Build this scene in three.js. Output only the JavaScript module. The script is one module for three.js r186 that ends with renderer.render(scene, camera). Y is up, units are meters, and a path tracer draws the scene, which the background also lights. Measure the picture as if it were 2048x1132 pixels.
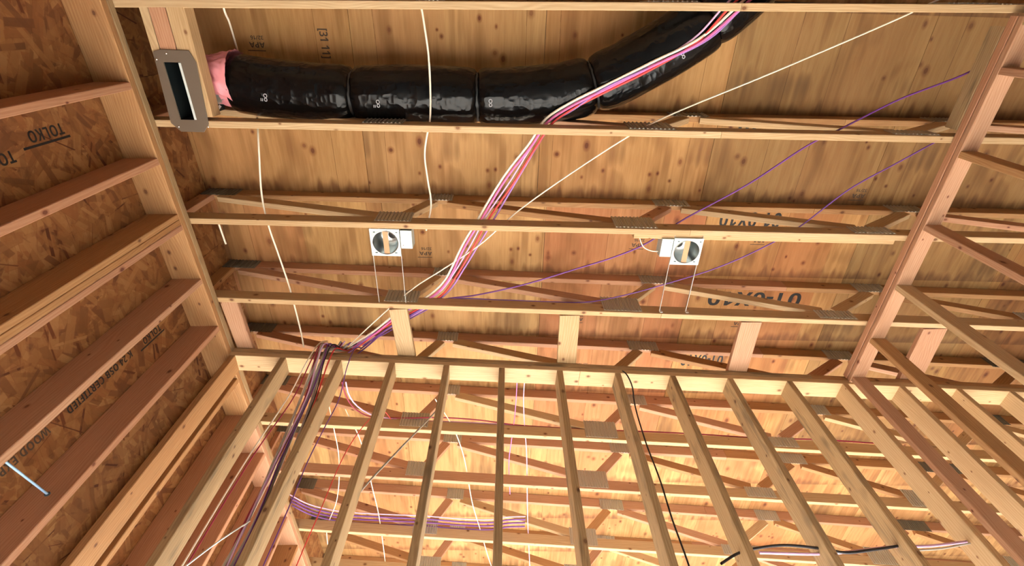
import * as THREE from 'three';
import { Sky } from 'three/addons/objects/Sky.js';
import { FontLoader } from 'three/addons/loaders/FontLoader.js';
import { mergeGeometries } from 'three/addons/utils/BufferGeometryUtils.js';

// ---------------------------------------------------------------- camera, sky, sun, exposure
const scene = new THREE.Scene();
const EYE = 1.15;                                   // the phone is held 1.15 m above the floor and tilted up
const camera = new THREE.PerspectiveCamera(60.12, 2048 / 1132, 0.05, 200);
camera.rotation.set(THREE.MathUtils.degToRad(60.412), THREE.MathUtils.degToRad(-1.854), THREE.MathUtils.degToRad(-0.42), 'YXZ');
camera.position.set(0, EYE, 0);
scene.add(camera);
const renderer = new THREE.WebGLRenderer({ antialias: true });
renderer.toneMapping = THREE.LinearToneMapping;
renderer.toneMappingExposure = 3.2;
renderer.shadowMap.enabled = true;

const sunDir = new THREE.Vector3(0.05, 0.335, -0.88).normalize();
const sky = new Sky();
sky.name = 'sky';
sky.scale.setScalar(400);
Object.assign(sky.material.uniforms.turbidity, { value: 3 });
sky.material.uniforms.rayleigh.value = 1.2;
sky.material.uniforms.mieCoefficient.value = 0.004;
sky.material.uniforms.mieDirectionalG.value = 0.8;
sky.material.uniforms.sunPosition.value.copy(sunDir);
scene.add(sky);
const sun = new THREE.DirectionalLight(new THREE.Color(1, 0.97, 0.93), 30);
sun.name = 'sun';
sun.position.copy(sunDir).multiplyScalar(40);
sun.castShadow = true;
sun.shadow.mapSize.set(4096, 4096);
Object.assign(sun.shadow.camera, { left: -16, right: 16, top: 16, bottom: -16, near: 1, far: 90 });
sun.shadow.camera.updateProjectionMatrix();
scene.add(sun, sun.target);

// ---------------------------------------------------------------- helpers
let seed = 20417;
const rnd = () => { seed = (seed + 0x6d2b79f5) | 0; let t = Math.imul(seed ^ (seed >>> 15), 1 | seed); t = (t + Math.imul(t ^ (t >>> 7), 61 | t)) ^ t; return ((t ^ (t >>> 14)) >>> 0) / 4294967296; };
const range = (a, b) => a + (b - a) * rnd();
const V = (x, y, z) => new THREE.Vector3(x, y, z);
const used = new Map();
function numbered(name) {
  const n = used.get(name) ?? 0; used.set(name, n + 1);
  return n ? `${name}_${String(n).padStart(3, '0')}` : name;
}
function mesh(name, geometry, material, parent, label) {
  const m = new THREE.Mesh(geometry, material);
  m.name = parent === scene ? numbered(name) : name;
  m.castShadow = m.receiveShadow = true;
  if (label) m.userData.label = label;
  parent.add(m);
  return m;
}
function tag(o, label, category, group) {
  o.userData.label = label; o.userData.category = category;
  if (group) o.userData.group = group;
  return o;
}
function thing(name, label, category, pos = [0, 0, 0], turn = 0, group) {
  const g = new THREE.Group(); g.name = numbered(name);
  g.position.set(...pos); g.rotation.y = turn; scene.add(g);
  return tag(g, label, category, group);
}
function structure(name, pos = [0, 0, 0], turn = 0) {
  const g = new THREE.Group(); g.name = name; g.position.set(...pos); g.rotation.y = turn;
  g.userData.kind = 'structure'; scene.add(g);
  return g;
}
function geo(positions, uvs, index) {
  const g = new THREE.BufferGeometry();
  g.setAttribute('position', new THREE.Float32BufferAttribute(positions, 3));
  g.setAttribute('uv', new THREE.Float32BufferAttribute(uvs, 2));
  if (index) g.setIndex(index);
  g.computeVertexNormals();
  return g;
}
// A sawn board from a to b along any axis: w wide (across), h high (along «up»), edges eased, uv in metres along and around it.
// The board hangs from its centre line; every board gets its own stretch of the wood texture.
function board(a, b, w, h, up = V(0, 1, 0), ease = 0.003) {
  const dir = b.clone().sub(a), len = dir.length(); dir.normalize();
  const side = new THREE.Vector3().crossVectors(dir, up).normalize(), top = new THREE.Vector3().crossVectors(side, dir).normalize();
  const x = w / 2, y = h / 2, e = Math.min(ease, w / 4, h / 4);
  const ring = [[x - e, -y], [x, -y + e], [x, y - e], [x - e, y], [-x + e, y], [-x, y - e], [-x, -y + e], [-x + e, -y]];
  const pos = [], uv = [], idx = [], u0 = range(0, 2.4), v0 = range(0, 0.36);
  const put = (end, p, u, v) => { const q = (end ? b : a).clone().addScaledVector(side, p[0]).addScaledVector(top, p[1]); pos.push(q.x, q.y, q.z); uv.push(u, v); };
  let v = v0;
  for (let i = 0; i < 8; i++) {
    const p = ring[i], q = ring[(i + 1) % 8], d = Math.hypot(q[0] - p[0], q[1] - p[1]), n = pos.length / 3;
    put(0, p, u0, v); put(1, p, u0 + len, v); put(1, q, u0 + len, v + d); put(0, q, u0, v + d);
    idx.push(n, n + 1, n + 2, n, n + 2, n + 3);
    v += d;
  }
  for (const end of [0, 1]) {
    const n = pos.length / 3;
    for (const p of ring) put(end, p, u0 + p[1] * 0.5, v0 + p[0]);
    for (let i = 1; i < 7; i++) end ? idx.push(n, n + i + 1, n + i) : idx.push(n, n + i, n + i + 1);
  }
  // outward winding
  const g = geo(pos, uv, idx), nrm = g.attributes.normal, mid = a.clone().add(b).multiplyScalar(0.5);
  const t = V(pos[0], pos[1], pos[2]).sub(mid); if (t.dot(V(nrm.getX(0), nrm.getY(0), nrm.getZ(0))) < 0) { for (let i = 0; i < idx.length; i += 3) [idx[i + 1], idx[i + 2]] = [idx[i + 2], idx[i + 1]]; g.setIndex(idx); g.computeVertexNormals(); }
  return g;
}
// A flat sheet (box) with uv in metres on its large faces.
function sheet(x0, x1, y0, y1, z0, z1, plane, u0 = 0, v0 = 0) {
  const g = new THREE.BoxGeometry(x1 - x0, y1 - y0, z1 - z0); g.translate((x0 + x1) / 2, (y0 + y1) / 2, (z0 + z1) / 2);
  const p = g.attributes.position, t = g.attributes.uv;
  for (let i = 0; i < p.count; i++) {
    const [a, b] = plane === 'xz' ? [p.getX(i), p.getZ(i)] : plane === 'zy' ? [p.getZ(i), p.getY(i)] : [p.getX(i), p.getY(i)];
    t.setXY(i, a + u0, b + v0);
  }
  return g;
}
function tube(points, r, segs = 0, radial = 8) {
  const c = new THREE.CatmullRomCurve3(points.map((p) => V(...p)), false, 'centripetal');
  return new THREE.TubeGeometry(c, segs || Math.max(12, points.length * 8), r, radial, false);
}

// ---------------------------------------------------------------- procedural textures
const lattice = new Float32Array(65536); for (let i = 0; i < 65536; i++) lattice[i] = rnd();
function vnoise(x, y, px, py) {                    // value noise, periodic every px by py cells
  const xi = Math.floor(x), yi = Math.floor(y), fx = x - xi, fy = y - yi;
  const sx = fx * fx * (3 - 2 * fx), sy = fy * fy * (3 - 2 * fy);
  const at = (i, j) => lattice[((((i % px) + px) % px) * 131 + (((j % py) + py) % py) * 7919 + px * 17) & 65535];
  const a = at(xi, yi), b = at(xi + 1, yi), c = at(xi, yi + 1), d = at(xi + 1, yi + 1);
  return a + (b - a) * sx + (c - a) * sy + (a - b - c + d) * sx * sy;
}
function paint(w, h, fn) {
  const data = new Uint8Array(w * h * 4);
  for (let j = 0; j < h; j++) for (let i = 0; i < w; i++) {
    const c = fn(i / w, j / h), k = (j * w + i) * 4;
    data[k] = Math.max(0, Math.min(255, c[0])); data[k + 1] = Math.max(0, Math.min(255, c[1])); data[k + 2] = Math.max(0, Math.min(255, c[2])); data[k + 3] = 255;
  }
  const t = new THREE.DataTexture(data, w, h);
  t.wrapS = t.wrapT = THREE.RepeatWrapping; t.magFilter = THREE.LinearFilter; t.minFilter = THREE.LinearMipmapLinearFilter; t.generateMipmaps = true;
  t.needsUpdate = true;
  return t;
}
const colour = (t, su, sv) => { t.colorSpace = THREE.SRGBColorSpace; t.repeat.set(1 / su, 1 / sv); return t; };
const lerp3 = (a, b, t) => [a[0] + (b[0] - a[0]) * t, a[1] + (b[1] - a[1]) * t, a[2] + (b[2] - a[2]) * t];
// lumber: 2.4 m along u, 0.36 m around v
function lumberMap(light, dark, knotCol, nKnots, stain) {
  const knots = []; for (let i = 0; i < nKnots; i++) knots.push([rnd(), rnd(), range(0.003, 0.009), range(0.7, 1)]);
  return colour(paint(1024, 256, (u, v) => {
    const warp = vnoise(u * 6, v * 5, 6, 5) * 1.6 + vnoise(u * 14, v * 9, 14, 9) * 0.5;
    const rings = 0.5 + 0.5 * Math.sin((v * 26 + warp * 2.2) * Math.PI * 2);
    const fine = vnoise(u * 24, v * 150, 24, 150), pores = vnoise(u * 60, v * 240, 60, 240), patch = vnoise(u * 4, v * 3, 4, 3);
    let t = 0.28 * rings + 0.34 * fine + 0.2 * pores + 0.3 * (patch - 0.4);
    let c = lerp3(light, dark, Math.max(0, Math.min(1, t)));
    if (stain) { const s = Math.max(0, vnoise(u * 9, v * 7, 9, 7) * 0.7 + vnoise(u * 31, v * 20, 31, 20) * 0.4 - 0.62) * stain; c = lerp3(c, [96, 88, 70], Math.min(0.6, s)); }
    for (const [ku, kv, kr, ks] of knots) {
      let du = Math.abs(u - ku), dv = Math.abs(v - kv); du = Math.min(du, 1 - du) * 2.4; dv = Math.min(dv, 1 - dv) * 0.36;
      const d = Math.hypot(du * 0.7, dv) / kr;
      if (d < 2.2) c = lerp3(c, knotCol, ks * (d < 1 ? 0.85 : 0.85 * Math.max(0, 1 - (d - 1) / 1.2) * 0.5));
    }
    return c;
  }), 2.4, 0.36);
}
const lumberMaps = [
  lumberMap([232, 212, 176], [188, 158, 116], [112, 70, 42], 16, 0),       // pale spruce
  lumberMap([224, 188, 160], [184, 136, 106], [108, 58, 38], 14, 0),       // pinkish fir
  lumberMap([214, 194, 156], [160, 132, 94], [92, 62, 38], 15, 1.6),       // greyed, lightly mouldy
  lumberMap([216, 178, 130], [168, 122, 78], [100, 60, 34], 14, 0.3),      // amber
];
const woodMat = (k, tint = [1, 1, 1]) => new THREE.MeshStandardMaterial({ map: lumberMaps[k], color: new THREE.Color().setRGB(...tint).multiply(new THREE.Color().setRGB(0.68, 0.6, 0.52)), roughness: 0.78 });
const spruce = [woodMat(0), woodMat(0, [0.93, 0.9, 0.86]), woodMat(0, [1, 0.96, 0.9])];
const fir = [woodMat(1), woodMat(1, [0.92, 0.88, 0.86]), woodMat(1, [0.98, 0.9, 0.85])];
const grey = [woodMat(2), woodMat(2, [0.88, 0.86, 0.84]), woodMat(2, [1, 0.97, 0.92])];
const amber = [woodMat(3), woodMat(3, [0.9, 0.86, 0.8])];
const pick = (...sets) => { const all = sets.flat(); return all[Math.floor(rnd() * all.length)]; };

// plywood: 1.22 m across (u), 2.44 m along the grain (v)
function plyMap(light, dark, red, nKnots) {
  const knots = []; for (let i = 0; i < nKnots; i++) knots.push([rnd(), rnd(), range(0.006, 0.017), range(0.45, 1), range(1, 1.7)]);
  const seams = [0, 0.33 + rnd() * 0.1, 0.62 + rnd() * 0.14], tone = [rnd(), rnd(), rnd()];
  return colour(paint(768, 1024, (u, v) => {
    const wig = (vnoise(u * 3, v * 8, 3, 8) - 0.5) * 0.02;
    let strip = 0; for (let k = 0; k < 3; k++) if (u + wig * 0.3 > seams[k]) strip = k;
    const streak = vnoise(u * 90, v * 10, 90, 10), fine = vnoise(u * 260, v * 40, 260, 40), broad = vnoise(u * 16 + vnoise(u * 5, v * 5, 5, 5) * 3, v * 4, 16, 4), cloud = vnoise(u * 5, v * 7, 5, 7);
    let c = lerp3(light, dark, Math.max(0, Math.min(1, 0.3 * streak + 0.26 * fine + 0.3 * broad - 0.05)));
    c = lerp3(c, red, 0.55 * tone[strip] * (0.4 + 0.6 * cloud));
    c = lerp3(c, [118, 84, 50], Math.max(0, Math.min(0.5, 1.5 * (vnoise(u * 9 + vnoise(u * 4, v * 9, 4, 9) * 2, v * 6, 9, 6) * 0.7 + vnoise(u * 70, v * 6, 70, 6) * 0.3 + vnoise(u * 23, v * 15, 23, 15) * 0.25 - 0.62))));
    const st = Math.max(0, vnoise(u * 4 + 2, v * 9, 4, 9) * 0.85 + vnoise(u * 46, v * 9, 46, 9) * 0.2 - 0.72); c = lerp3(c, [84, 58, 34], Math.min(0.5, st * 2.2));
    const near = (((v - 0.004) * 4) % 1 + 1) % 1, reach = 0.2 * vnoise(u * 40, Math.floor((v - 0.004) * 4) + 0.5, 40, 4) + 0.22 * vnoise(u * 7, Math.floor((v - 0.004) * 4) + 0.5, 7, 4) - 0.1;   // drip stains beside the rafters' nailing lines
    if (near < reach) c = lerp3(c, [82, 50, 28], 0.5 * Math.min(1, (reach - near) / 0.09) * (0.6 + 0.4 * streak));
    for (const [ku, kv, kr, ks, ke] of knots) {
      let du = Math.abs(u - ku), dv = Math.abs(v - kv); du = Math.min(du, 1 - du) * 1.22; dv = Math.min(dv, 1 - dv) * 2.44;
      const d = Math.hypot(du, dv / ke) / kr;
      if (d < 2) c = lerp3(c, [88, 44, 20], ks * (d < 0.75 ? 0.9 : 0.55 * Math.max(0, 1 - (d - 0.75) / 1.25)));
    }
    for (const s of seams) if (s && Math.abs(u + wig * 0.3 - s) < 0.0016) c = lerp3(c, [70, 40, 20], 0.35);
    return c;
  }), 1.22, 2.44);
}
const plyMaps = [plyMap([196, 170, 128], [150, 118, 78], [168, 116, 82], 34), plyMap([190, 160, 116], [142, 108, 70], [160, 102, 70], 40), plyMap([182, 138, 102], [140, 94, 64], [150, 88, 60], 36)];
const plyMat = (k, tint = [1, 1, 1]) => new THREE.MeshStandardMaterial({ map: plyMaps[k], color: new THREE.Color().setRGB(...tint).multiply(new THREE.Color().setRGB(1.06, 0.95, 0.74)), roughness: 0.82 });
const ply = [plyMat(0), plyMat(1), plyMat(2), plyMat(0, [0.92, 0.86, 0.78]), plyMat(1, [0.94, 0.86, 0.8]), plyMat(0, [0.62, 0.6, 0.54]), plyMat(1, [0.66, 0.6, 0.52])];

// oriented strand board, 1.9 m square
function osbTexture() {
  const n = 1024, c = document.createElement('canvas'); c.width = c.height = n;
  const g = c.getContext('2d');
  g.fillStyle = '#946c44'; g.fillRect(0, 0, n, n);
  const tones = ['#a87d50', '#966c42', '#b68c5e', '#865c36', '#a0764c', '#bd976a', '#7a5030', '#9c6c42', '#ae8458'];
  for (let i = 0; i < 5200; i++) {
    const x = rnd() * n, y = rnd() * n, l = range(36, 120), w = range(8, 30), a = (rnd() < 0.7 ? 0 : Math.PI / 2) + range(-0.75, 0.75), dark = rnd() < 0.06;
    g.fillStyle = dark ? (rnd() < 0.5 ? '#5a2c12' : '#6d3a18') : tones[Math.floor(rnd() * tones.length)];
    g.globalAlpha = dark ? 0.85 : range(0.35, 0.8);
    const hw = dark ? w * 0.4 : w;
    for (const ox of [-n, 0, n]) for (const oy of [-n, 0, n]) {
      if (x + ox < -110 || x + ox > n + 110 || y + oy < -110 || y + oy > n + 110) continue;
      g.save(); g.translate(x + ox, y + oy); g.rotate(a);
      g.beginPath(); g.moveTo(-l / 2, -hw / 2); g.lineTo(l / 2 - 5, -hw / 2 + 2); g.lineTo(l / 2, hw / 2); g.lineTo(-l / 2 + 4, hw / 2 - 1); g.closePath(); g.fill();
      if (!dark && l > 60) { g.globalAlpha *= 0.4; g.fillStyle = '#7a4820'; g.fillRect(-l / 2, hw / 2 - 1.5, l, 1.5); }
      g.restore();
    }
  }
  const t = new THREE.CanvasTexture(c); t.wrapS = t.wrapT = THREE.RepeatWrapping;
  return colour(t, 1.9, 1.9);
}
const osbMap = osbTexture();
const osb = [new THREE.MeshStandardMaterial({ map: osbMap, roughness: 0.8, color: new THREE.Color().setRGB(0.74, 0.62, 0.48), bumpMap: osbMap, bumpScale: 0.0012 }), new THREE.MeshStandardMaterial({ map: osbMap, roughness: 0.8, color: new THREE.Color().setRGB(0.68, 0.56, 0.42), bumpMap: osbMap, bumpScale: 0.0012 })];

const crinkle = (() => { const t = paint(512, 512, (u, v) => { const n = Math.abs(vnoise(u * 9, v * 14, 9, 14) - 0.5) * 1.4 + Math.abs(vnoise(u * 26, v * 40, 26, 40) - 0.5) * 0.6; const k = 255 * Math.min(1, n); return [k, k, k]; }); t.repeat.set(1.4, 1); return t; })();
const plastic = (hex, rough = 0.45) => new THREE.MeshStandardMaterial({ color: hex, roughness: rough });
const ductSkin = new THREE.MeshPhysicalMaterial({ color: new THREE.Color().setRGB(0.0025, 0.0026, 0.003), roughness: 0.24, specularIntensity: 0.55, bumpMap: crinkle, bumpScale: 0.006 });
const strapMat = new THREE.MeshStandardMaterial({ color: new THREE.Color().setRGB(0.012, 0.013, 0.014), roughness: 0.5 });
const zinc = new THREE.MeshStandardMaterial({ color: new THREE.Color().setRGB(0.6, 0.6, 0.57), metalness: 0.6, roughness: 0.42 });
const zincDull = new THREE.MeshStandardMaterial({ color: new THREE.Color().setRGB(0.36, 0.33, 0.28), metalness: 0.5, roughness: 0.5 });
const whiteMetal = new THREE.MeshStandardMaterial({ color: new THREE.Color().setRGB(0.42, 0.5, 0.5), metalness: 0.3, roughness: 0.42 });
const plateMetal = new THREE.MeshStandardMaterial({ color: new THREE.Color().setRGB(0.2, 0.155, 0.115), metalness: 0.55, roughness: 0.45 });
const mirror = new THREE.MeshStandardMaterial({ color: new THREE.Color().setRGB(0.8, 0.82, 0.82), metalness: 1, roughness: 0.2 });
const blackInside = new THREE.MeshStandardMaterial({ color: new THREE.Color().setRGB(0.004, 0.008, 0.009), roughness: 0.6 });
const ink = new THREE.MeshStandardMaterial({ color: new THREE.Color().setRGB(0.012, 0.01, 0.01), roughness: 0.7 });
const fadedInk = new THREE.MeshStandardMaterial({ color: new THREE.Color().setRGB(0.07, 0.045, 0.03), roughness: 0.8 });
const greyPrint = new THREE.MeshStandardMaterial({ color: new THREE.Color().setRGB(0.35, 0.34, 0.36), roughness: 0.5 });
const pinkWool = new THREE.MeshStandardMaterial({ color: new THREE.Color().setRGB(0.9, 0.34, 0.38), roughness: 1 });

const bold = await new FontLoader().loadAsync('fonts/droid/droid_sans_bold.typeface.json');
const regular = await new FontLoader().loadAsync('fonts/droid/droid_sans_regular.typeface.json');
// Flat print: letters of cap height «size» starting at «at», reading along «along», with their heads towards «up».
function print(text, size, at, along, up, material, parent, font = bold, squeeze = 1) {
  const g = new THREE.ShapeGeometry(font.generateShapes(text, size), 3);
  const n = new THREE.Vector3().crossVectors(along, up);
  g.scale(squeeze, 1, 1);
  g.applyMatrix4(new THREE.Matrix4().makeBasis(along, up, n).setPosition(at));
  return mesh('lettering', g, material, parent);
}

// ---------------------------------------------------------------- levels of the frame
const PLATE = 3.895;                 // underside of the wall plates
const SEAT = 3.984;                  // top of the plates, underside of the roof trusses
const CHORD = 0.1, DECK = SEAT + 0.55;

// ---------------------------------------------------------------- floor, ground and enclosing walls
{
  const concrete = colour(paint(256, 256, (u, v) => { const k = 205 + 22 * vnoise(u * 8, v * 8, 8, 8) + 12 * vnoise(u * 60, v * 60, 60, 60); return [k, k * 0.985, k * 0.95]; }), 3, 3);
  const f = mesh('floor', sheet(-2.4, 8.2, -0.15, 0, -9.3, 4.4, 'xz'), new THREE.MeshStandardMaterial({ map: concrete, roughness: 0.85 }), scene); f.userData.kind = 'structure';
  const soil = colour(paint(256, 256, (u, v) => { const k = 0.7 + 0.4 * vnoise(u * 30, v * 30, 30, 30); return [196 * k, 172 * k, 136 * k]; }), 4, 4);
  const gr = mesh('ground', sheet(-60, 60, -0.3, -0.16, -60, 60, 'xz'), new THREE.MeshStandardMaterial({ map: soil, roughness: 1 }), scene); gr.userData.kind = 'structure';
}
// the outer walls that the photograph does not reach: boarded frames with wide unglazed openings, invented and sized to steer sunlight onto the floor
function openWall(name, span, place, gaps) {          // span [a0,a1] along the wall; gaps [[a,b]] reach from 0.1 to 3.3 m
  const w = structure(name), lo = 0.1, hi = 3.3, top = DECK - 0.02;
  let a = span[0];
  const part = (p, q, y0, y1) => { if (q - p > 0.01) mesh('sheathing_panel', place(p, q, y0, y1), pick(osb), w); };
  for (const [p, q] of gaps) { part(a, p, 0, top); part(p, q, 0, lo); part(p, q, hi, top); a = q; }
  part(a, span[1], 0, top);
  return w;
}
openWall('wall_far', [-2.0, 8.2], (p, q, y0, y1) => sheet(p, q, y0, y1, -9.3, -9.18, 'xy'), [[-1.7, 1.3], [1.6, 4.6]]);
openWall('wall_east', [-9.15, 4.2], (p, q, y0, y1) => sheet(8.05, 8.2, y0, y1, p, q, 'zy'), [[-8.8, -6.4]]);
openWall('wall_near', [-2.2, 8.2], (p, q, y0, y1) => sheet(p, q, y0, y1, 4.22, 4.35, 'xy'), []);

// ---------------------------------------------------------------- roof deck: plywood sheets laid across the trusses
const deckPanels = [];
{
  const ceiling = structure('ceiling');
  mesh('light_blocking_slab', sheet(-2.45, 8.3, DECK + 0.02, DECK + 0.1, -9.4, 4.45, 'xz'), plastic(0x303030, 0.9), ceiling);  // unseen slab added to stop light leaking between the deck panels
  const rows = [[2.42, 4.4], [0.062, 2.415], [-1.225, 0.057], [-3.63, -1.23], [-6.07, -3.635], [-9.3, -6.075]];
  const cols = [-2.4, -2.105, -0.905, 0.298, 1.49, 2.69, 3.89, 5.09, 6.29, 7.49, 8.2];
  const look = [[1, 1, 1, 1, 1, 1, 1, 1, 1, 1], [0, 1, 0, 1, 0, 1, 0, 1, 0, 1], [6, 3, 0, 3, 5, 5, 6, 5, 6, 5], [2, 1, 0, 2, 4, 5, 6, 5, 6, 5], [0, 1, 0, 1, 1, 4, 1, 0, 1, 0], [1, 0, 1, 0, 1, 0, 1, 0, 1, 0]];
  rows.forEach(([z0, z1], r) => {
    for (let c = 0; c + 1 < cols.length; c++) {
      const shift = r === 2 ? -0.075 : 0, g = 0.0015;
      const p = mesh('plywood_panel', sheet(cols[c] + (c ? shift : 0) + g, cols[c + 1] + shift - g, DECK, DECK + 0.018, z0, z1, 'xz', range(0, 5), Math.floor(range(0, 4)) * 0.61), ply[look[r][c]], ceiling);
      deckPanels.push({ p, x0: cols[c], x1: cols[c + 1], z0, z1 });
    }
  });
}
const panelAt = (x, z) => deckPanels.find((d) => x >= d.x0 && x < d.x1 && z >= d.z0 && z < d.z1).p;
// marker writing and mill stamps on the underside of the deck (upside down for the viewer, heads towards the partition)
const onDeck = (text, size, x, z, material, font, squeeze) => print(text, size, V(x, DECK - 0.0012, z + size), V(-1, 0, 0), V(0, 0, -1), material, panelAt(x, z), font, squeeze);

// ---------------------------------------------------------------- left outer wall: studs, doubled plates, strand-board sheathing
{
  const wall = structure('wall_left', [-1.988, 0, 0], -0.0295);      // local x = 0 is the inner face, sheathing outside
  const D = 0.19, n = V(1, 0, 0);
  for (const [y0, y1, m] of [[PLATE, PLATE + 0.042, spruce[2]], [PLATE + 0.045, SEAT - 0.001, grey[1]]]) {
    for (const [z0, z1] of [[4.2, 0.62], [0.615, -2.9], [-2.905, -6.2], [-6.205, -9.15]])
      mesh('top_plate', board(V(-D / 2, (y0 + y1) / 2, z0), V(-D / 2, (y0 + y1) / 2, z1), D, y1 - y0), y0 > PLATE ? m : [fir[1], amber[1], fir[1], amber[0]][Math.round(-z1) % 4], wall);
  }
  mesh('bottom_plate', board(V(-D / 2, 0.02, 4.2), V(-D / 2, 0.02, -9.15), D, 0.038), grey[0], wall);
  const stud = (z, m, t = 0.038) => mesh('stud', board(V(-D / 2, 0.04, z), V(-D / 2, PLATE - 0.0005, z), D, t, V(0, 0, 1)), m, wall);
  const at = [3.6, 3.2, 2.8, 2.4, 2.0, 1.6, 1.2, 0.8, 0.4, 0.0, -0.418, -0.818, -1.594, -1.96, -2.78, -3.19, -3.6, -4.0, -4.41, -4.82, -5.22, -5.63, -6.04, -6.44, -6.85, -7.3, -7.7, -8.1, -8.6, -9.0];
  at.forEach((z) => stud(z, pick(amber, fir)));
  for (const k of [0, 1, 2]) stud(-1.15 - k * 0.0345, [amber[0], amber[1], fir[1]][k], 0.0335);
  stud(-2.42, amber[1]);
  const cuts = [4.2, 3.2, 2.0, 0.8, -0.42, -1.6, -2.78, -4.0, -5.22, -6.44, -7.7, -9.15];
  const sheets = [];
  for (let i = 0; i + 1 < cuts.length; i++) for (const [y0, y1] of [[0, 2.1], [2.102, DECK - 0.01]])
    sheets.push(mesh('sheathing_panel', sheet(-D - 0.013, -D - 0.001, y0, y1, cuts[i + 1] + 0.001, cuts[i] - 0.001, 'zy', range(0, 3), range(0, 3)), pick(osb), wall));
  mesh('house_wrap', sheet(-D - 0.06, -D - 0.016, 0, DECK, -9.15, 4.2, 'zy'), plastic(0x8a8a86, 0.8), wall);
  const high = (i) => sheets[i * 2 + 1], down = V(0, -1, 0), head = V(0, 0, -1), X = -D - 0.0002;
  print('TOLKO', 0.052, V(X, 3.6, -0.545), down, head, ink, high(4), bold, 0.86);
  mesh('lettering', sheet(X - 0.0006, X, 3.355, 3.62, -0.617, -0.606, 'zy'), ink, high(4));
  print('TOLKO', 0.052, V(X, 3.30, -0.60), down, head, ink, high(4), bold, 0.86);
  print('TOLKO', 0.042, V(X, 3.66, -1.762), down, head, ink, high(5), bold, 0.86);
  mesh('lettering', sheet(X - 0.0006, X, 3.46, 3.68, -1.822, -1.813, 'zy'), ink, high(5));
  print('K 24 OSB CERTIFIED', 0.042, V(X, 3.40, -1.762), down, head, ink, high(5), bold, 0.86);
  print('WOOD EXP 1', 0.042, V(X, 2.82, -1.762), down, head, fadedInk, high(5), bold, 0.86);
}

// ---------------------------------------------------------------- partition across the room: doubled plates and studs
{
  const wall = structure('wall_back', [0, 0, -2.257], 0.0364);       // local z = 0 is the near face
  const D = 0.137;
  mesh('top_plate', board(V(-1.925, PLATE + 0.021, -D / 2), V(0.56, PLATE + 0.021, -D / 2), D, 0.042), spruce[0], wall);
  mesh('top_plate', board(V(0.562, PLATE + 0.021, -D / 2), V(7.95, PLATE + 0.021, -D / 2), D, 0.042), spruce[2], wall);
  mesh('top_plate', board(V(-1.925, PLATE + 0.066, -D / 2), V(2.3, PLATE + 0.066, -D / 2), D, 0.043), grey[1], wall);
  mesh('top_plate', board(V(2.303, PLATE + 0.066, -D / 2), V(7.95, PLATE + 0.066, -D / 2), D, 0.043), amber[1], wall);
  mesh('bottom_plate', board(V(-1.925, 0.02, -D / 2), V(7.95, 0.02, -D / 2), D, 0.038), spruce[1], wall);
  const xs = [-1.902, -1.549, -1.161, -0.785, -0.399, -0.003, 0.414, 0.835, 1.237, 1.661, 2.103, 2.52, 2.95, 3.385, 3.79, 4.2, 4.6, 5.0, 5.4, 5.8, 6.2, 6.6, 7.0, 7.4, 7.8];
  const mats = [amber[1], grey[1], grey[0], grey[2], grey[0], grey[1], grey[2], grey[0], grey[2], grey[0], grey[2], spruce[1], spruce[0], spruce[2]];
  xs.forEach((x, i) => mesh('stud', board(V(x, 0.04, -D / 2), V(x, PLATE - 0.0005, -D / 2), 0.042, D, V(0, 0, 1)), mats[i] ?? pick(spruce, grey), wall));
}

// ---------------------------------------------------------------- right-hand open stud wall
{
  const wall = structure('wall_right', [2.551, 0, 0], 0.0025);
  const D = 0.1, z0 = -2.335, z1 = 0.02;
  mesh('top_plate', board(V(D / 2, PLATE + 0.02, z1), V(D / 2, PLATE + 0.02, z0), D, 0.04, undefined, 0.006), fir[0], wall);
  mesh('top_plate', board(V(D / 2, PLATE + 0.065, z1), V(D / 2, PLATE + 0.065, z0), D, 0.044), fir[2], wall);
  mesh('bottom_plate', board(V(D / 2, 0.02, z1), V(D / 2, 0.02, z0), D, 0.038), spruce[1], wall);
  mesh('filler_block', board(V(D / 2, SEAT + 0.045, -0.03), V(D / 2, SEAT + 0.045, -0.55), D, 0.088), grey[1], wall);
  const mats = [spruce[1], fir[1], amber[0], fir[0], spruce[0], amber[0], fir[0]];
  [0.0, -0.23, -0.665, -1.11, -1.53, -1.955, -2.3].forEach((z, i) => mesh('stud', board(V(D / 2, 0.04, z), V(D / 2, PLATE - 0.0005, z), D, 0.038, V(0, 0, 1)), mats[i], wall));
}

// ---------------------------------------------------------------- roof trusses
// pressed-steel connector plate, ribbed, lying on the near face of a truss
const plateCache = new Map();
function nailPlate(w, h) {
  const key = `${w} ${h}`; if (plateCache.has(key)) return plateCache.get(key);
  const n = Math.max(5, Math.round(w / 0.024)), s = new THREE.Shape(), t = 0.0016;
  s.moveTo(-w / 2, 0);
  for (let i = 0; i < n; i++) { const a = -w / 2 + (w * i) / n, d = w / n; s.lineTo(a + d * 0.1, t); s.lineTo(a + d * 0.5, t); s.lineTo(a + d * 0.62, t + 0.005); s.lineTo(a + d * 0.88, t + 0.005); s.lineTo(a + d, t); }
  s.lineTo(w / 2, 0); s.closePath();
  const g = new THREE.ExtrudeGeometry(s, { depth: h, bevelEnabled: false }); g.rotateX(Math.PI / 2); g.rotateX(Math.PI); g.translate(0, 0, 0);
  // profile height must point to +z and the extrusion to +y
  g.computeBoundingBox();
  const b = g.boundingBox; g.translate(0, -(b.min.y + b.max.y) / 2, 0);
  if (b.max.z < 0.001) g.rotateY(Math.PI);
  plateCache.set(key, g);
  return g;
}
const slotCache = new Map();
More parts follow.
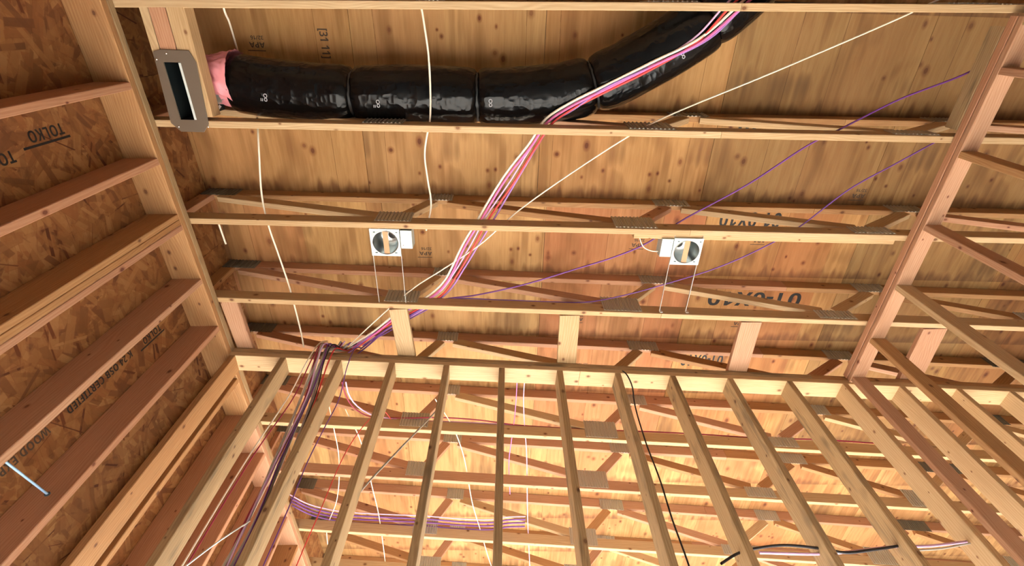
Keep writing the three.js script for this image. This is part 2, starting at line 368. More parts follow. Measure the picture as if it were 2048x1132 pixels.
function slotRows(w, h) {                                             // the rows of punched-out slots between the ribs
  const key = `${w} ${h}`; if (slotCache.has(key)) return slotCache.get(key);
  const n = Math.max(5, Math.round(w / 0.024)), all = [];
  for (let i = 0; i < n; i++) { const b = new THREE.BoxGeometry((w / n) * 0.46, h * 0.94, 0.0008); b.translate(-w / 2 + (w / n) * (i + 0.32), 0, 0.0017); all.push(b); }
  const g = mergeGeometries(all); slotCache.set(key, g);
  return g;
}
const slotDark = new THREE.MeshStandardMaterial({ color: new THREE.Color().setRGB(0.05, 0.042, 0.034), roughness: 0.8 });
const plateSteel = [0, 1].map((k) => new THREE.MeshStandardMaterial({ color: new THREE.Color().setRGB(...[[0.42, 0.39, 0.32], [0.16, 0.15, 0.12]][k]), metalness: 0.35, roughness: 0.5 }));
const T0 = 0.038;
const bottomNodes = [-0.71, 0.83, 2.36, 3.9, 5.44, 6.98], topNodes = [-2.0, -0.46, 1.18, 2.88, 4.45, 6.0, 7.55];
function truss(z, turn, label, chase) {
  const t = thing('roof_truss', label, 'truss', [0, SEAT + 0.0008, z], turn, 'open-web roof trusses');
  const zc = -T0 / 2, H = 0.55 - 0.003, x0 = -2.13, x1 = 7.95, wood = pick(spruce, fir, amber);
  const split = range(0.8, 1.3);
  mesh('bottom_chord', board(V(x0, CHORD / 2, zc), V(split, CHORD / 2, zc), T0, CHORD), z > -1 ? spruce[0] : pick(spruce, fir[0]), t);
  mesh('bottom_chord', board(V(split + 0.002, CHORD / 2, zc), V(x1, CHORD / 2, zc), T0, CHORD), pick(spruce, grey[2]), t);
  mesh('top_chord', board(V(x0, H - CHORD / 2, zc), V(2.2, H - CHORD / 2, zc), T0, CHORD), pick(amber, fir), t);
  mesh('top_chord', board(V(2.202, H - CHORD / 2, zc), V(x1, H - CHORD / 2, zc), T0, CHORD), pick(amber, fir), t);
  mesh('end_post', board(V(x0 + 0.045, CHORD, zc), V(x0 + 0.045, H - CHORD, zc), T0, 0.089, V(1, 0, 0)), pick(amber, fir), t);
  const web = (xa, ya, xb, yb) => mesh('web', board(V(xa, ya, zc), V(xb, yb, zc), T0, 0.08, V(0, 1, 0)), pick(spruce, fir, amber), t);
  const lo = CHORD + 0.005, hi = H - CHORD - 0.005;
  for (let i = 0; i < bottomNodes.length; i++) {
    const b = bottomNodes[i];
    if (!(chase && i === 2)) web(topNodes[i] + (i ? 0.06 : 0.02), hi - 0.012, b - 0.06, lo + 0.02);   // long, shallow
    if (!(chase && i === 1)) web(b + 0.035, lo + 0.02, topNodes[i + 1] - 0.05, hi - 0.02);              // short, steep
  }
  const put = (x, y, w, h, k = 0) => { const p = mesh('nail_plate', nailPlate(w, h), plateSteel[k], t); p.position.set(x, y, 0.0004); if (k === 0) mesh('slot_pattern', slotRows(w, h), slotDark, p); };
  bottomNodes.forEach((x, i) => put(x, i === 2 ? 0.07 : 0.105, i === 0 ? 0.23 : 0.27, [0.15, 0.175, 0.1, 0.175, 0.175, 0.175][i]));
  topNodes.forEach((x, i) => put(x, H - 0.062, [0.24, 0.17, 0.25, 0.25, 0.52, 0.25, 0.25][i], 0.12, i === 4 || i === 0 ? 1 : 0));
  return t;
}
const trussLook = [
  [0.61, -0.02, 'truss behind the viewer, just outside the upper edge of the photograph'],
  [0.018, -0.0205, 'pale truss along the upper edge of the photograph, above the black duct'],
  [-0.598, -0.0048, 'truss carrying the lower side of the black duct and the metal register plate'],
  [-1.199, 0.0016, 'truss against which both small light housings hang'],
  [-1.807, 0.0197, 'truss where the light housings\' hanger bars end and the flat blocking boards begin'],
  [-2.425, 0.036, 'truss resting just behind the top plate of the stud partition'],
  [-3.012, 0.05, 'first truss seen wholly between the partition studs, with cables along its lower chord'],
  [-3.615, 0.066, 'second truss seen between the partition studs, dark markings on its lower chord'],
  [-4.44, 0.085, 'third truss seen between the partition studs, behind the purple cable bundle'],
  [-5.06, 0.09, 'fourth and farthest truss seen between the partition studs, at the lower photo edge'],
  [-5.75, 0.09, 'truss in the far room, fifth behind the stud partition'],
  [-6.6, 0.09, 'truss in the far room, sixth behind the stud partition'],
  [-7.5, 0.09, 'truss in the far room, last one before the far wall'],
];
trussLook.forEach(([z, a, label], i) => truss(z, a, label, i === 1));

// scab board nailed along the lower right side of the truss behind the light housings
tag(mesh('scab_board', board(V(0.82, SEAT + 0.062, -1.2555), V(2.5, SEAT + 0.062, -1.2575), 0.036, 0.085), spruce[2], scene), 'pale board nailed beside the truss above the right light housing', 'board');

// flat blocking boards from the fourth truss to the partition
[[-0.727, -0.69, 'leftmost flat blocking board above the partition, beside the purple cable clump'], [0.46, 0.475, 'flat blocking board above the partition near the middle of the photo'], [1.74, 1.755, 'flat pinkish blocking board above the partition, left of the right-hand wall corner'], [3.06, 3.085, 'flat blocking board seen behind the right-hand wall studs']].forEach(([xa, xb, label], i) => {
  tag(mesh('blocking_board', board(V(xa, SEAT + 0.02, -1.852 - 0.02 * xa), V(xb, SEAT + 0.02, -2.41 - 0.036 * xb), [0.125, 0.14, 0.145, 0.17][i], 0.036), [spruce[0], spruce[2], fir[0], fir[1]][i], scene), label, 'board', 'flat blocking boards over the partition');
});

tag(mesh('blocking_board', board(V(-1.875, SEAT + 0.02, -1.80), V(-1.85, SEAT + 0.02, -2.3), 0.115, 0.036), fir[0], scene), 'flat pale board in the corner between left wall plate and partition', 'board', 'flat blocking boards over the partition');

// ---------------------------------------------------------------- register boot with its plate and backing boards
const backing = [[-1.872, -1.83, -0.585, spruce[0], 'narrow pale backing board left of the register slot'], [-1.826, -1.742, -0.26, fir[2], 'short reddish middle backing board above the register plate'], [-1.738, -1.645, -0.585, spruce[2], 'wide pale backing board with pencilled marks right of the register slot']];
for (const [x0, x1, z1, m, label] of backing)
  tag(mesh('backing_board', board(V((x0 + x1) / 2, SEAT + 0.046, -0.03), V((x0 + x1) / 2, SEAT + 0.046, z1), x1 - x0, 0.088), m, scene), label, 'board', 'boards holding the register');
{
  const t = thing('register_boot', 'brown-grey metal register plate with clipped corners and a black slot', 'air register', [-1.774, SEAT - 0.004, -0.455]);
  const outline = [[-0.065, 0.212], [0.062, 0.212], [0.1, 0.168], [0.122, -0.15], [0.1, -0.205], [-0.05, -0.207], [-0.088, -0.195], [-0.108, 0.165]];
  const s = new THREE.Shape(outline.map(([x, z]) => new THREE.Vector2(x, z)));
  const hole = new THREE.Path([[-0.05, 0.147], [0.042, 0.147], [0.042, -0.147], [-0.05, -0.147]].map(([x, z]) => new THREE.Vector2(x, z)));
  s.holes.push(hole);
  const g = new THREE.ExtrudeGeometry(s, { depth: 0.002, bevelEnabled: true, bevelThickness: 0.0008, bevelSize: 0.0008, bevelSegments: 1 });
  g.rotateX(Math.PI / 2); g.scale(1, 1, -1);
  const idx = g.index; if (!idx) { const p = g.attributes.position.array, q = g.attributes.uv.array; for (let i = 0; i < p.length; i += 9) for (let k = 0; k < 3; k++) { const a = p[i + 3 + k]; p[i + 3 + k] = p[i + 6 + k]; p[i + 6 + k] = a; } g.computeVertexNormals(); }
  mesh('face_plate', g, plateMetal, t);
  const wallsOf = (x0, x1, z0, z1, y0, y1, e) => mergeGeometries([sheet(x0 - e, x0, y0, y1, z0, z1, 'zy'), sheet(x1, x1 + e, y0, y1, z0, z1, 'zy'), sheet(x0 - e, x1 + e, y0, y1, z0 - e, z0, 'xy'), sheet(x0 - e, x1 + e, y0, y1, z1, z1 + e, 'xy'), sheet(x0 - e, x1 + e, y1, y1 + e, z0 - e, z1 + e, 'xz')]);
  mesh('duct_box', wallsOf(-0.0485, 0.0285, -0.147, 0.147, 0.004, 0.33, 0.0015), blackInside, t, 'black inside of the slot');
  mesh('bent_edge', board(V(0.035, -0.003, -0.145), V(0.035, -0.003, 0.145), 0.012, 0.005), new THREE.MeshStandardMaterial({ color: new THREE.Color().setRGB(0.7, 0.75, 0.75), metalness: 0.3, roughness: 0.4 }), t, 'shiny bent metal edge of the slot');
  const collar = new THREE.CylinderGeometry(0.1, 0.1, 0.14, 28, 1, true); collar.rotateZ(Math.PI / 2); collar.translate(0.1, 0.235, 0);
  mesh('collar', collar, zinc, t);
  for (const [x, z] of [[-0.08, 0.16], [-0.02, 0.19], [-0.07, -0.185], [0.095, -0.182]]) { const r = mesh('screw', new THREE.SphereGeometry(0.006, 10, 6, 0, Math.PI * 2, Math.PI / 2, Math.PI / 2), mirror, t); r.position.set(x, -0.0028, z); }
}
// ---------------------------------------------------------------- black insulated flexible duct
{
  const t = thing('flexible_duct', 'fat black plastic-wrapped insulated flexible duct strapped in bulging sections', 'duct');
  const path = new THREE.CatmullRomCurve3([V(-1.6, 4.25, -0.445), V(-1.3, 4.25, -0.475), V(-0.915, 4.25, -0.49), V(-0.55, 4.25, -0.48), V(-0.183, 4.25, -0.485), V(0.16, 4.25, -0.465), V(0.498, 4.25, -0.4), V(0.812, 4.25, -0.245), V(1.11, 4.25, -0.04), V(1.34, 4.25, 0.2), V(1.5, 4.25, 0.6), V(1.55, 4.25, 1.6)], false, 'centripetal');
  const total = path.getLength(), N = 400, pts = path.getSpacedPoints(N), R = 0.166;
  const at = (d) => { const f = Math.max(0, Math.min(N - 1e-6, (d / total) * N)), i = Math.floor(f); return pts[i].clone().lerp(pts[i + 1], f - i); };
  const where = (x) => { let best = 0; for (let i = 0; i <= N; i++) if (Math.abs(pts[i].x - x) < Math.abs(pts[best].x - x)) best = i; return (best / N) * total; };
  const cuts = [0, where(-0.915), where(-0.183), where(0.498), where(1.09), total];
  const skin = (d0, d1, r0, r1) => {                                   // one bulging sleeve, wrinkled towards its tied ends
    const n = Math.max(20, Math.round((d1 - d0) / 0.016)), m = 40, pos = [], uv = [], idx = [], off = rnd() * 9;
    for (let i = 0; i <= n; i++) {
      const d = d0 + ((d1 - d0) * i) / n, c = at(d), dir = at(Math.min(total, d + 0.01)).sub(at(Math.max(0, d - 0.01))).normalize();
      const side = new THREE.Vector3().crossVectors(dir, V(0, 1, 0)).normalize(), up = new THREE.Vector3().crossVectors(side, dir);
      const e0 = Math.min(1, (d - d0) / 0.085), e1 = Math.min(1, (d1 - d) / 0.085), ease = (e) => Math.sqrt(1 - (1 - e) * (1 - e));
      const r = R * Math.min(r0 + (1 - r0) * ease(e0), r1 + (1 - r1) * ease(e1));
      for (let j = 0; j <= m; j++) {
        const a = (j / m) * Math.PI * 2, near = Math.max(1 - e0, 1 - e1, 0.1);
        const w = 0.006 * (vnoise(j * 0.8, i * 0.22 + off, 32, 97) - 0.5) + 0.011 * near * (vnoise(j * 1.2, i * 0.07 + off, 48, 89) - 0.5);
        const q = c.clone().addScaledVector(side, Math.cos(a) * (r + w)).addScaledVector(up, Math.sin(a) * (r + w) * 0.985);
        pos.push(q.x, q.y, q.z); uv.push(d, (j / m) * 1.05);
      }
    }
    for (let i = 0; i < n; i++) for (let j = 0; j < m; j++) { const a = i * (m + 1) + j, b = a + m + 1; idx.push(a, a + 1, b, b, a + 1, b + 1); }
    return geo(pos, uv, idx);
  };
  for (let k = 0; k + 1 < cuts.length; k++) mesh('insulation_sleeve', skin(cuts[k], cuts[k + 1], k ? 0.8 : 0.93, k + 2 < cuts.length ? (k === 3 ? 0.95 : 0.8) : 1), ductSkin, t);
  for (let k = 1; k < 4; k++) {
    const c = at(cuts[k]), dir = at(cuts[k] + 0.02).sub(at(cuts[k] - 0.02)).normalize();
    const g = new THREE.CylinderGeometry(0.1385, 0.1385, 0.06, 40, 1, true); g.applyQuaternion(new THREE.Quaternion().setFromUnitVectors(V(0, 1, 0), dir)); g.translate(c.x, c.y, c.z);
    const m = strapMat.clone(); m.side = THREE.DoubleSide; mesh('strap', g, m, t);
  }
  // ragged pink wool at the end on the register collar
  const pos = [], uv = [], idx = [], n = 10, m = 64;
  for (let i = 0; i <= n; i++) for (let j = 0; j <= m; j++) {
    const a = (j / m) * Math.PI * 2, f = i / n, rag = 0.1 * (vnoise(j * 0.7, 3, 44, 9) - 0.5) * (1 - f), r = 0.12 + 0.044 * f + 0.012 * (vnoise(j, i * 2, 64, 40) - 0.5);
    pos.push(-1.735 + rag + 0.16 * f, 4.243 + Math.sin(a) * r, -0.425 + Math.cos(a) * r); uv.push(f, j / m);
  }
  for (let i = 0; i < n; i++) for (let j = 0; j < m; j++) { const a = i * (m + 1) + j, b = a + m + 1; idx.push(a, b, a + 1, b, b + 1, a + 1); }
  const wool = pinkWool.clone(); wool.side = THREE.DoubleSide;
  mesh('insulation_wool', geo(pos, uv, idx), wool, t, 'pink insulation sticking out of the duct end');
  const tail = mesh('liner_tail', board(V(-1.70, 4.125, -0.585), V(-1.655, 4.11, -0.545), 0.014, 0.002), plastic(0xf2f0f0, 0.6), t, 'white torn liner');
  // printed duct size along the skin
  const sizeMark = (text, x, size, ang) => {
    const d = where(x), c = at(d), dir = at(d + 0.02).sub(at(d - 0.02)).normalize(), side = new THREE.Vector3().crossVectors(dir, V(0, 1, 0)).normalize();
    const outward = V(0, -Math.cos(ang), 0).addScaledVector(side, Math.sin(ang)), along = dir.clone().negate(), up = new THREE.Vector3().crossVectors(outward, along).normalize();
    const p = c.clone().addScaledVector(outward, R * 1.002 + 0.0035).addScaledVector(dir, size * text.length * 0.3);
    print(text, size, p, along, up, greyPrint, t, regular, 0.8);
  };
  sizeMark('8"', -1.38, 0.042, 0.0); sizeMark('8"', -0.75, 0.042, 0.0); sizeMark('8', -0.1, 0.042, 0.1); sizeMark('8', 0.93, 0.04, -0.15);
}

// ---------------------------------------------------------------- recessed-light housings on hanger bars
function lightHousing(x, z, flip, label) {
  const t = thing('light_housing', label, 'light housing', [x, SEAT + 0.004, z], 0, 'recessed light housings');
  const W = 0.094, s = new THREE.Shape([[-W, -W], [W, -W], [W, W], [-W, W]].map(([a, b]) => new THREE.Vector2(a, b)));
  const h = new THREE.Path(); h.absarc(0, 0, 0.079, 0, Math.PI * 2, true); s.holes.push(h);
  const g = new THREE.ExtrudeGeometry(s, { depth: 0.002, bevelEnabled: false, curveSegments: 40 }); g.rotateX(-Math.PI / 2);
  mesh('mounting_plate', g, whiteMetal, t);
  const can = new THREE.LatheGeometry([[0.084, -0.003], [0.0785, -0.003], [0.078, 0.12], [0.06, 0.15], [0.001, 0.152], [0.001, 0.154], [0.062, 0.153], [0.081, 0.122], [0.082, 0.0]].map(([r, y]) => new THREE.Vector2(r, y)), 40);
  const canMat = mirror.clone(); canMat.side = THREE.DoubleSide; canMat.roughness = 0.28; canMat.color.setRGB(0.62, 0.66, 0.66);
  const cm = mesh('can', can, canMat, t, 'shiny metal can behind the round opening');
  const socket = new THREE.CylinderGeometry(0.022, 0.026, 0.06, 20); socket.translate(0.03 * flip, 0.11, 0.02); mesh('socket', socket, plastic(0x2c2a26, 0.6), cm);
  mesh('cardboard_strip', board(V(0.004 * flip, 0.004, -0.077), V(0.004 * flip, 0.004, 0.077), 0.034, 0.002), new THREE.MeshStandardMaterial({ color: new THREE.Color().setRGB(0.5, 0.28, 0.15), roughness: 0.8 }), t, 'tan cardboard strip across the opening');
  const jb = sheet(-0.036, 0.036, 0, 0.085, -0.062, 0.062, 'xz'); jb.translate(flip * 0.135, -0.002, 0.025);
  const box = mesh('junction_box', jb, whiteMetal, t);
  for (const k of [-1, 1]) { const sc = mesh('screw', new THREE.SphereGeometry(0.004, 8, 6), mirror, box); sc.position.set(flip * 0.135 + 0.02 * k, -0.002, 0.025 + 0.04 * k); }
  for (const k of [-1, 1]) {
    mesh('hanger_bar', mergeGeometries([board(V(k * 0.091, 0.016, 0.12), V(k * 0.091, 0.016, -0.468), 0.0025, 0.012), board(V(k * 0.091, 0.016, -0.466), V(k * 0.091 + 0.02, 0.016, -0.466), 0.003, 0.03)]), zinc, t);
    const nail = mesh('plate_slot', board(V(k * 0.07, -0.0006, -0.07), V(k * 0.055, -0.0006, -0.07), 0.006, 0.001), blackInside, t);
  }
  for (const [a, b] of [[-0.07, 0.072], [0.07, 0.072]]) mesh('plate_slot', board(V(a, -0.0006, b), V(a + 0.012, -0.0006, b), 0.005, 0.001), blackInside, t);
}
lightHousing(-0.762, -1.335, 1, 'white metal light housing with junction box on its right side, left one of two');
lightHousing(1.172, -1.353, -1, 'white metal light housing with junction box on its left side and a cable loop');

// ---------------------------------------------------------------- cables
const sheath = { white: plastic(0xe9dfcc), red: plastic(0xd8433f), pink: plastic(0xd56aa8), violet: plastic(0x9a6fb4), purple: plastic(0x6c3f86), crimson: plastic(0x8e1f3c), grey: plastic(0xa39c90), black: plastic(0x1c1a20), lilac: plastic(0xd9b4dc), steel: zinc, plum: plastic(0x6a3580) };
function cable(points, r, kind, label, group) { return tag(mesh('cable', tube(points, r), sheath[kind], scene), label, 'cable', group); }
cable([[-1.56, 4.095, 0.9], [-1.5, 4.095, 0.3], [-1.502, 4.1, -0.05], [-1.565, 4.25, -0.124], [-1.649, 4.44, -0.293], [-1.63, 4.435, -0.47], [-1.6, 4.405, -0.61], [-1.51, 4.2, -0.66], [-1.485, 4.1, -0.78], [-1.53, 4.09, -1.086], [-1.531, 4.09, -1.289], [-1.511, 4.09, -1.487], [-1.488, 4.09, -1.737], [-1.482, 4.09, -1.921], [-1.479, 4.09, -2.116], [-1.484, 4.09, -2.25]], 0.0055, 'white', 'white cable crossing the trusses on the left, nearest the left wall');
cable([[-0.54, 4.095, 0.9], [-0.5, 4.095, 0.3], [-0.471, 4.09, 0.034], [-0.453, 4.079, -0.091], [-0.437, 4.078, -0.271], [-0.449, 4.079, -0.589], [-0.476, 4.09, -0.69], [-0.494, 4.09, -0.794], [-0.485, 4.09, -0.948], [-0.473, 4.09, -1.11], [-0.515, 4.09, -1.289]], 0.0055, 'white', 'white cable hanging in front of the middle of the black duct');
cable([[3.3, 4.095, 0.6], [2.193, 4.09, 0.063], [2.096, 4.09, 0.01], [1.503, 4.09, -0.272], [0.884, 4.09, -0.556], [0.696, 4.09, -0.669], [0.091, 4.09, -1.129], [-0.165, 4.09, -1.381], [-0.421, 4.09, -1.574], [-0.617, 4.09, -1.716], [-0.845, 4.09, -1.927], [-1.134, 4.09, -2.221]], 0.0045, 'white', 'thin white cable running straight and diagonally from the upper right to the partition');
cable([[-1.925, 4.2, -1.25], [-1.918, 4.2, -1.34], [-1.91, 4.2, -1.471]], 0.006, 'white', 'short white cable end beside the left wall behind the second truss');
const gB = 'cable bundle running from the duct to the partition';
const bw = [[1.95, 4.06, 0.95], [1.5, 4.06, 0.36], [1.187, 4.066, 0.033], [1.024, 4.066, -0.123], [0.776, 4.066, -0.253], [0.516, 4.068, -0.388], [0.354, 4.074, -0.473], [0.217, 4.09, -0.573], [0.136, 4.09, -0.704], [-0.009, 4.09, -0.904], [-0.18, 4.09, -1.204], [-0.28, 4.09, -1.383], [-0.407, 4.09, -1.651], [-0.517, 4.09, -1.774], [-0.776, 4.09, -1.947], [-0.954, 4.09, -2.104], [-1.136, 4.09, -2.235]];
const br = [[1.9, 4.06, 0.95], [1.45, 4.06, 0.36], [1.135, 4.066, 0.031], [1.0, 4.07, -0.136], [0.78, 4.07, -0.278], [0.52, 4.07, -0.413], [0.357, 4.076, -0.503], [0.251, 4.092, -0.586], [0.166, 4.092, -0.718], [0.023, 4.092, -0.967], [-0.125, 4.092, -1.203], [-0.214, 4.092, -1.382], [-0.337, 4.092, -1.61], [-0.447, 4.092, -1.772], [-0.705, 4.092, -1.945], [-0.877, 4.092, -2.058], [-1.122, 4.092, -2.267]];
const bp = [[1.98, 4.055, 0.95], [1.52, 4.055, 0.36], [1.203, 4.06, 0.022], [1.054, 4.058, -0.135], [0.792, 4.058, -0.268], [0.518, 4.06, -0.402], [0.372, 4.07, -0.51], [0.248, 4.094, -0.6], [0.194, 4.094, -0.688], [0.06, 4.094, -0.934], [-0.083, 4.094, -1.202], [-0.181, 4.094, -1.381], [-0.285, 4.094, -1.57], [-0.412, 4.094, -1.772], [-0.633, 4.094, -1.944], [-0.843, 4.094, -2.079], [-1.056, 4.094, -2.243]];
const shift = (pts, dx, dy, dz) => pts.map(([x, y, z]) => [x + dx, y + dy, z + dz]);
cable(bw, 0.0075, 'white', 'white cable on the upper left side of the coloured bundle below the duct', gB);
cable(shift(br, 0.012, -0.004, -0.004), 0.0065, 'red', 'red cable in the middle of the bundle crossing the trusses', gB);
cable(shift(bw, 0.014, -0.006, -0.014), 0.0075, 'pink', 'pink cable beside the white one in the bundle below the duct', gB);
cable(shift(bp, 0.012, 0.001, 0.008), 0.006, 'violet', 'violet cable on the lower right side of the coloured bundle', gB);
cable(shift(br, -0.004, 0.008, 0.012), 0.0055, 'lilac', 'pale lilac cable lying on top of the coloured bundle', gB);
cable([[2.651, 4.092, -0.2], [2.542, 4.092, -0.271], [2.235, 4.092, -0.411], [1.976, 4.092, -0.571], [1.804, 4.092, -0.677], [1.51, 4.092, -0.923], [1.14, 4.092, -1.179], [0.925, 4.092, -1.354], [0.739, 4.092, -1.451], [0.479, 4.092, -1.552], [0.144, 4.092, -1.678], [-0.202, 4.092, -1.775], [-0.449, 4.092, -1.822], [-0.614, 4.092, -1.922], [-0.822, 4.092, -2.057], [-1.066, 4.092, -2.266]], 0.0055, 'plum', 'purple cable from the upper right plate, passing left of the right light housing');
cable([[2.613, 4.092, -0.598], [2.385, 4.092, -0.767], [2.145, 4.092, -0.946], [1.913, 4.092, -1.205], [1.753, 4.092, -1.334], [1.462, 4.092, -1.509], [1.113, 4.092, -1.654], [0.848, 4.094, -1.75], [0.592, 4.098, -1.815], [0.326, 4.09, -1.815], [-0.027, 4.09, -1.808], [-0.378, 4.09, -1.815], [-0.597, 4.09, -1.934], [-0.787, 4.098, -2.069], [-1.03, 4.086, -2.219]], 0.0045, 'purple', 'dark purple cable sagging below the right light housing across its hanger bars');
cable([[0.862, 4.06, -1.262], [0.87, 4.03, -1.29], [0.899, 4.022, -1.34], [0.953, 4.022, -1.367], [1.003, 4.03, -1.375]], 0.0035, 'white', 'short white cable loop feeding the right light housing');
for (const [dx, dz, r, k, l] of [[-0.02, 0.03, 0.006, 'violet', 'violet cable in the knotted clump beside the leftmost blocking board'], [0.03, 0.01, 0.006, 'purple', 'dark purple cable in the knotted clump beside the leftmost blocking board']])
  cable([[-0.55 + dx, 4.094, -1.86 + dz], [-0.66 + dx, 4.078, -1.93 + dz], [-0.79 + dx, 4.1, -2.02 + dz], [-0.9 + dx, 4.094, -2.11 + dz], [-1.04 + dx, 4.076, -2.24 + dz], [-1.16 + dx, 4.07, -2.34 + dz]], r, k, l, 'purple clump above the partition');

// the drop of cables down the partition bay beside the third stud
const gD = 'cables dropping through the partition bay';
const drop = [[0.0, 0.0, 'grey', 0.011, 'thick grey cable down the middle of the bundle in the partition bay'], [0.024, -0.012, 'grey', 0.008, 'slimmer grey cable on the right side of the bundle in the partition bay'], [-0.026, 0.012, 'crimson', 0.008, 'crimson cable in front of the bundle in the partition bay'], [0.014, 0.02, 'plum', 0.0045, 'purple cable twisted through the bundle in the partition bay'], [-0.045, -0.01, 'white', 0.006, 'white cable on the left side of the bundle in the partition bay'], [0.042, 0.012, 'black', 0.004, 'black cable on the right side of the bundle in the partition bay'], [-0.012, 0.028, 'lilac', 0.005, 'pale lilac cable in front of the bundle in the partition bay'], [-0.03, 0.024, 'grey', 0.007, 'grey cable on the left front of the bundle in the partition bay'], [0.06, 0.0, 'red', 0.005, 'red cable on the outer right of the bundle in the partition bay']];
drop.forEach(([dx, dz, k, r, label], i) => {
  const w = (a) => 0.012 * Math.sin(a * 2.1 + i * 1.7);
  cable([[-1.15 + dx * 1.6, 4.086, -2.22 + dz], [-1.22 + dx, 4.075, -2.268 + dz * 0.3], [-1.265 + dx, 4.0, -2.19 + dz * 0.5 + 0.03 * (dz > 0)], [-1.27 + dx + w(1), 3.86, -2.185 + dz * 0.5], [-1.262 + dx + w(2), 3.58, -2.26 + dz], [-1.25 + dx * 0.8 + w(3), 3.06, -2.3 + dz], [-1.24 + dx * 0.9 + w(4), 2.66, -2.3 + dz], [-1.236 + dx + w(5), 2.3, -2.3 + dz], [-1.23 + dx, 1.5, -2.3 + dz]], r, k, label, gD);
});
cable([[-1.30, 4.094, -2.2], [-1.33, 4.06, -2.18], [-1.36, 3.9, -2.19], [-1.4, 3.6, -2.27], [-1.44, 3.2, -2.29], [-1.46, 2.9, -2.3], [-1.47, 2.2, -2.3]], 0.0045, 'white', 'thin white cable hanging left of the bundle in the first partition bay', gD);
cable([[-1.24, 4.086, -2.24], [-1.31, 4.05, -2.182], [-1.335, 3.88, -2.19], [-1.37, 3.6, -2.28], [-1.43, 3.1, -2.3], [-1.45, 2.3, -2.3]], 0.004, 'crimson', 'thin crimson cable hanging left of the bundle in the first partition bay', gD);
cable([[-1.06, 4.09, -2.25], [-1.07, 4.0, -2.19], [-1.072, 3.8, -2.2], [-1.08, 3.6, -2.3], [-1.096, 3.364, -2.31], [-1.108, 3.094, -2.31], [-1.1, 2.8, -2.31], [-1.1, 2.2, -2.31]], 0.0035, 'purple', 'thin dark purple cable hanging alone right of the third partition stud');
cable([[-0.9, 4.093, -2.99], [-0.915, 3.95, -2.75], [-0.926, 3.568, -2.5], [-0.97, 3.29, -2.46], [-0.989, 2.862, -2.45], [-1.003, 2.573, -2.45], [-1.0, 1.6, -2.45]], 0.003, 'red', 'thin red cable slanting down behind the partition left of the fourth stud');
tag(mesh('conduit_rod', tube([[-0.45, 3.62, -2.425], [-0.757, 3.053, -2.42], [-0.81, 2.94, -2.42]], 0.006), zincDull, scene), 'thin grey rod leaning across the bays behind the fourth partition stud', 'rod');
cable([[-1.6, 2.2, -2.27], [-1.43, 2.45, -2.262], [-1.335, 2.575, -2.258], [-1.225, 2.67, -2.24]], 0.004, 'steel', 'thin pale string stretched to the bundle at the lower left');
cable([[0.86, 3.99, -2.33], [0.885, 3.87, -2.27], [0.906, 3.75, -2.285], [0.907, 3.649, -2.34], [0.908, 3.339, -2.36], [0.923, 3.04, -2.36], [0.922, 2.788, -2.36], [0.932, 2.542, -2.36], [0.93, 1.6, -2.36]], 0.005, 'black', 'black cable hanging from the plate right of the middle of the partition');
cable([[1.095, 2.556, -2.36], [1.205, 2.613, -2.365], [1.329, 2.646, -2.37], [1.472, 2.664, -2.375], [1.667, 2.65, -2.38], [1.767, 2.635, -2.385], [1.935, 2.656, -2.39], [2.109, 2.688, -2.4]], 0.007, 'black', 'black cable threaded through the partition studs at the lower right');
cable([[1.328, 2.633, -2.39], [1.663, 2.634, -2.395], [2.086, 2.685, -2.405], [2.25, 2.692, -2.41], [2.49, 2.726, -2.42]], 0.007, 'lilac', 'pale cable under the black one through the partition studs at the lower right');
cable([[2.15, 2.655, -2.39], [2.3, 2.672, -2.4], [2.49, 2.71, -2.41]], 0.005, 'grey', 'short grey cable end beside the corner stud at the lower right');
// cables over the far room
const gF = 'cables lying over the trusses of the far room';
cable([[-0.532, 4.092, -2.751], [-0.403, 4.092, -3.051], [-0.324, 4.092, -3.377], [-0.251, 4.092, -4.043], [-0.184, 4.092, -4.416], [-0.096, 4.092, -4.914], [-0.059, 4.092, -5.08]], 0.0042, 'white', 'white cable over the far trusses left of the middle partition stud', gF);
cable([[-1.264, 4.092, -2.875], [-1.19, 4.092, -3.214], [-1.155, 4.092, -3.851], [-1.14, 4.092, -4.214], [-1.15, 4.092, -4.785], [-1.16, 4.092, -5.105]], 0.0042, 'white', 'white cable over the far trusses behind the fourth partition stud', gF);
cable([[-1.39, 4.092, -2.851], [-1.39, 4.092, -3.067], [-1.4, 4.092, -3.444], [-1.5, 4.092, -4.0], [-1.66, 4.092, -4.433], [-1.7, 4.092, -4.745]], 0.0042, 'white', 'white cable over the far trusses nearest the left wall', gF);
cable([[0.175, 4.092, -2.478], [0.174, 4.092, -2.735], [0.192, 4.092, -3.01], [0.222, 4.092, -3.334], [0.241, 4.092, -3.686], [0.266, 4.092, -4.178], [0.303, 4.092, -4.728], [0.329, 4.092, -5.073]], 0.004, 'lilac', 'lilac cable over the far trusses just right of the middle partition stud', gF);
cable([[0.118, 4.092, -2.479], [0.11, 4.092, -2.899], [0.086, 4.092, -3.246], [0.074, 4.092, -3.462], [0.093, 4.092, -3.894]], 0.0038, 'pink', 'pink cable beside the lilac one over the far trusses', gF);
cable([[-1.25, 4.092, -2.586], [-1.241, 4.092, -2.714], [-1.2, 4.092, -2.847], [-1.094, 4.092, -2.945], [-0.83, 4.098, -2.97], [-0.502, 4.098, -2.957], [-0.175, 4.098, -2.98], [0.115, 4.092, -3.02], [0.452, 4.098, -3.05], [0.831, 4.098, -3.07], [1.249, 4.098, -3.08], [1.671, 4.098, -3.1], [2.275, 4.098, -3.138], [2.703, 4.098, -3.14], [3.232, 4.098, -3.177]], 0.0055, 'crimson', 'crimson cable curving onto the first far truss and running along it', gF);
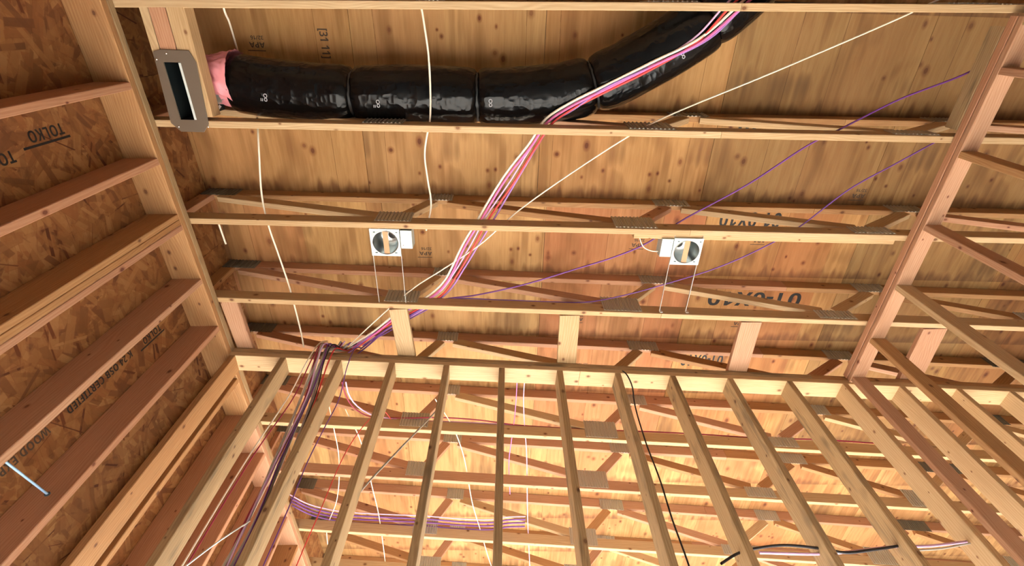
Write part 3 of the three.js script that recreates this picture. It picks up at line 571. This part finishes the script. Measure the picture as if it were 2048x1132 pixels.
cable([[-1.22, 4.092, -2.586], [-1.215, 4.092, -2.714], [-1.17, 4.092, -2.83], [-1.05, 4.09, -2.935], [-0.8, 4.095, -2.985], [-0.4, 4.095, -3.0], [0.0, 4.095, -3.02], [0.452, 4.095, -3.07], [0.832, 4.095, -3.085], [1.251, 4.095, -3.1], [2.105, 4.095, -3.142], [2.991, 4.095, -3.2], [3.904, 4.095, -3.24], [4.561, 4.095, -3.27]], 0.006, 'lilac', 'pale cable curving onto the first far truss and running on to the right', gF);
['purple', 'plum', 'purple', 'lilac'].forEach((k, i) => cable(shift([[-1.93, 4.093, -4.1], [-1.78, 4.093, -4.23], [-1.518, 4.093, -4.325], [-1.145, 4.093, -4.36], [-0.714, 4.093, -4.38], [-0.331, 4.093, -4.42], [-0.063, 4.093, -4.42], [0.081, 4.093, -4.38], [0.249, 4.093, -4.368]], 0, [0, 0.004, 0.012, 0.016][i], [0, 0.05, 0.09, 0.13][i]), i === 3 ? 0.005 : 0.0075, k, ['dark purple cable lowest in the purple bundle along the third far truss', 'plum coloured cable second from below in the purple bundle along the third far truss', 'dark purple cable near the top of the purple bundle along the third far truss', 'pale lilac cable on top of the purple bundle along the third far truss'][i], 'purple bundle along the third far truss'));

// long blue-grey spike standing out of the left wall between its two last studs
{
  const t = thing('spike', 'long thin blue-grey metal spike slanting between the left wall studs', 'nail');
  mesh('shank', tube([[-1.985, 2.5, -1.6], [-1.985, 2.533, -1.7575], [-1.985, 2.566, -1.915]], 0.005), plastic(0x8fb4d8, 0.4), t);
  const h = mesh('head', new THREE.CylinderGeometry(0.011, 0.011, 0.005, 16), plastic(0x3c4650, 0.5), t); h.position.set(-1.985, 2.566, -1.917); h.rotation.x = Math.PI / 2;
}

// ---------------------------------------------------------------- writing on the deck
onDeck('01-0X10', 0.13, 2.09, -0.74, ink, bold, 0.8);
onDeck('01-0X10', 0.12, 2.05, -1.40, ink, bold, 0.75);
onDeck('01-0X10', 0.13, 2.42, -2.09, ink, bold, 1.15);
onDeck('01-0X10', 0.12, 1.93, -2.72, ink, bold, 0.6);
for (const [x, z, k] of [[1.06, -1.58, 1], [1.98, -1.52, 1], [-1.52, -0.27, 1], [2.02, -2.28, 1], [0.66, -2.27, 1], [-0.56, -1.69, 1], [2.6, -1.15, 1], [0.75, -2.78, 1]]) {
  onDeck('APA', 0.03, x, z, fadedInk, bold, 1.2); onDeck('32/16', 0.022, x, z + 0.045, fadedInk, bold, 1);
  mesh('lettering', sheet(x - 0.11, x, DECK - 0.0016, DECK - 0.001, z - 0.02, z - 0.015, 'xz'), fadedInk, panelAt(x, z));
}
print('[31 11]', 0.05, V(-1.17, DECK - 0.0012, -0.15), V(0, 0, -1), V(1, 0, 0), fadedInk, panelAt(-1.17, -0.3), bold, 0.8);

scene.environment = null;
renderer.render(scene, camera);
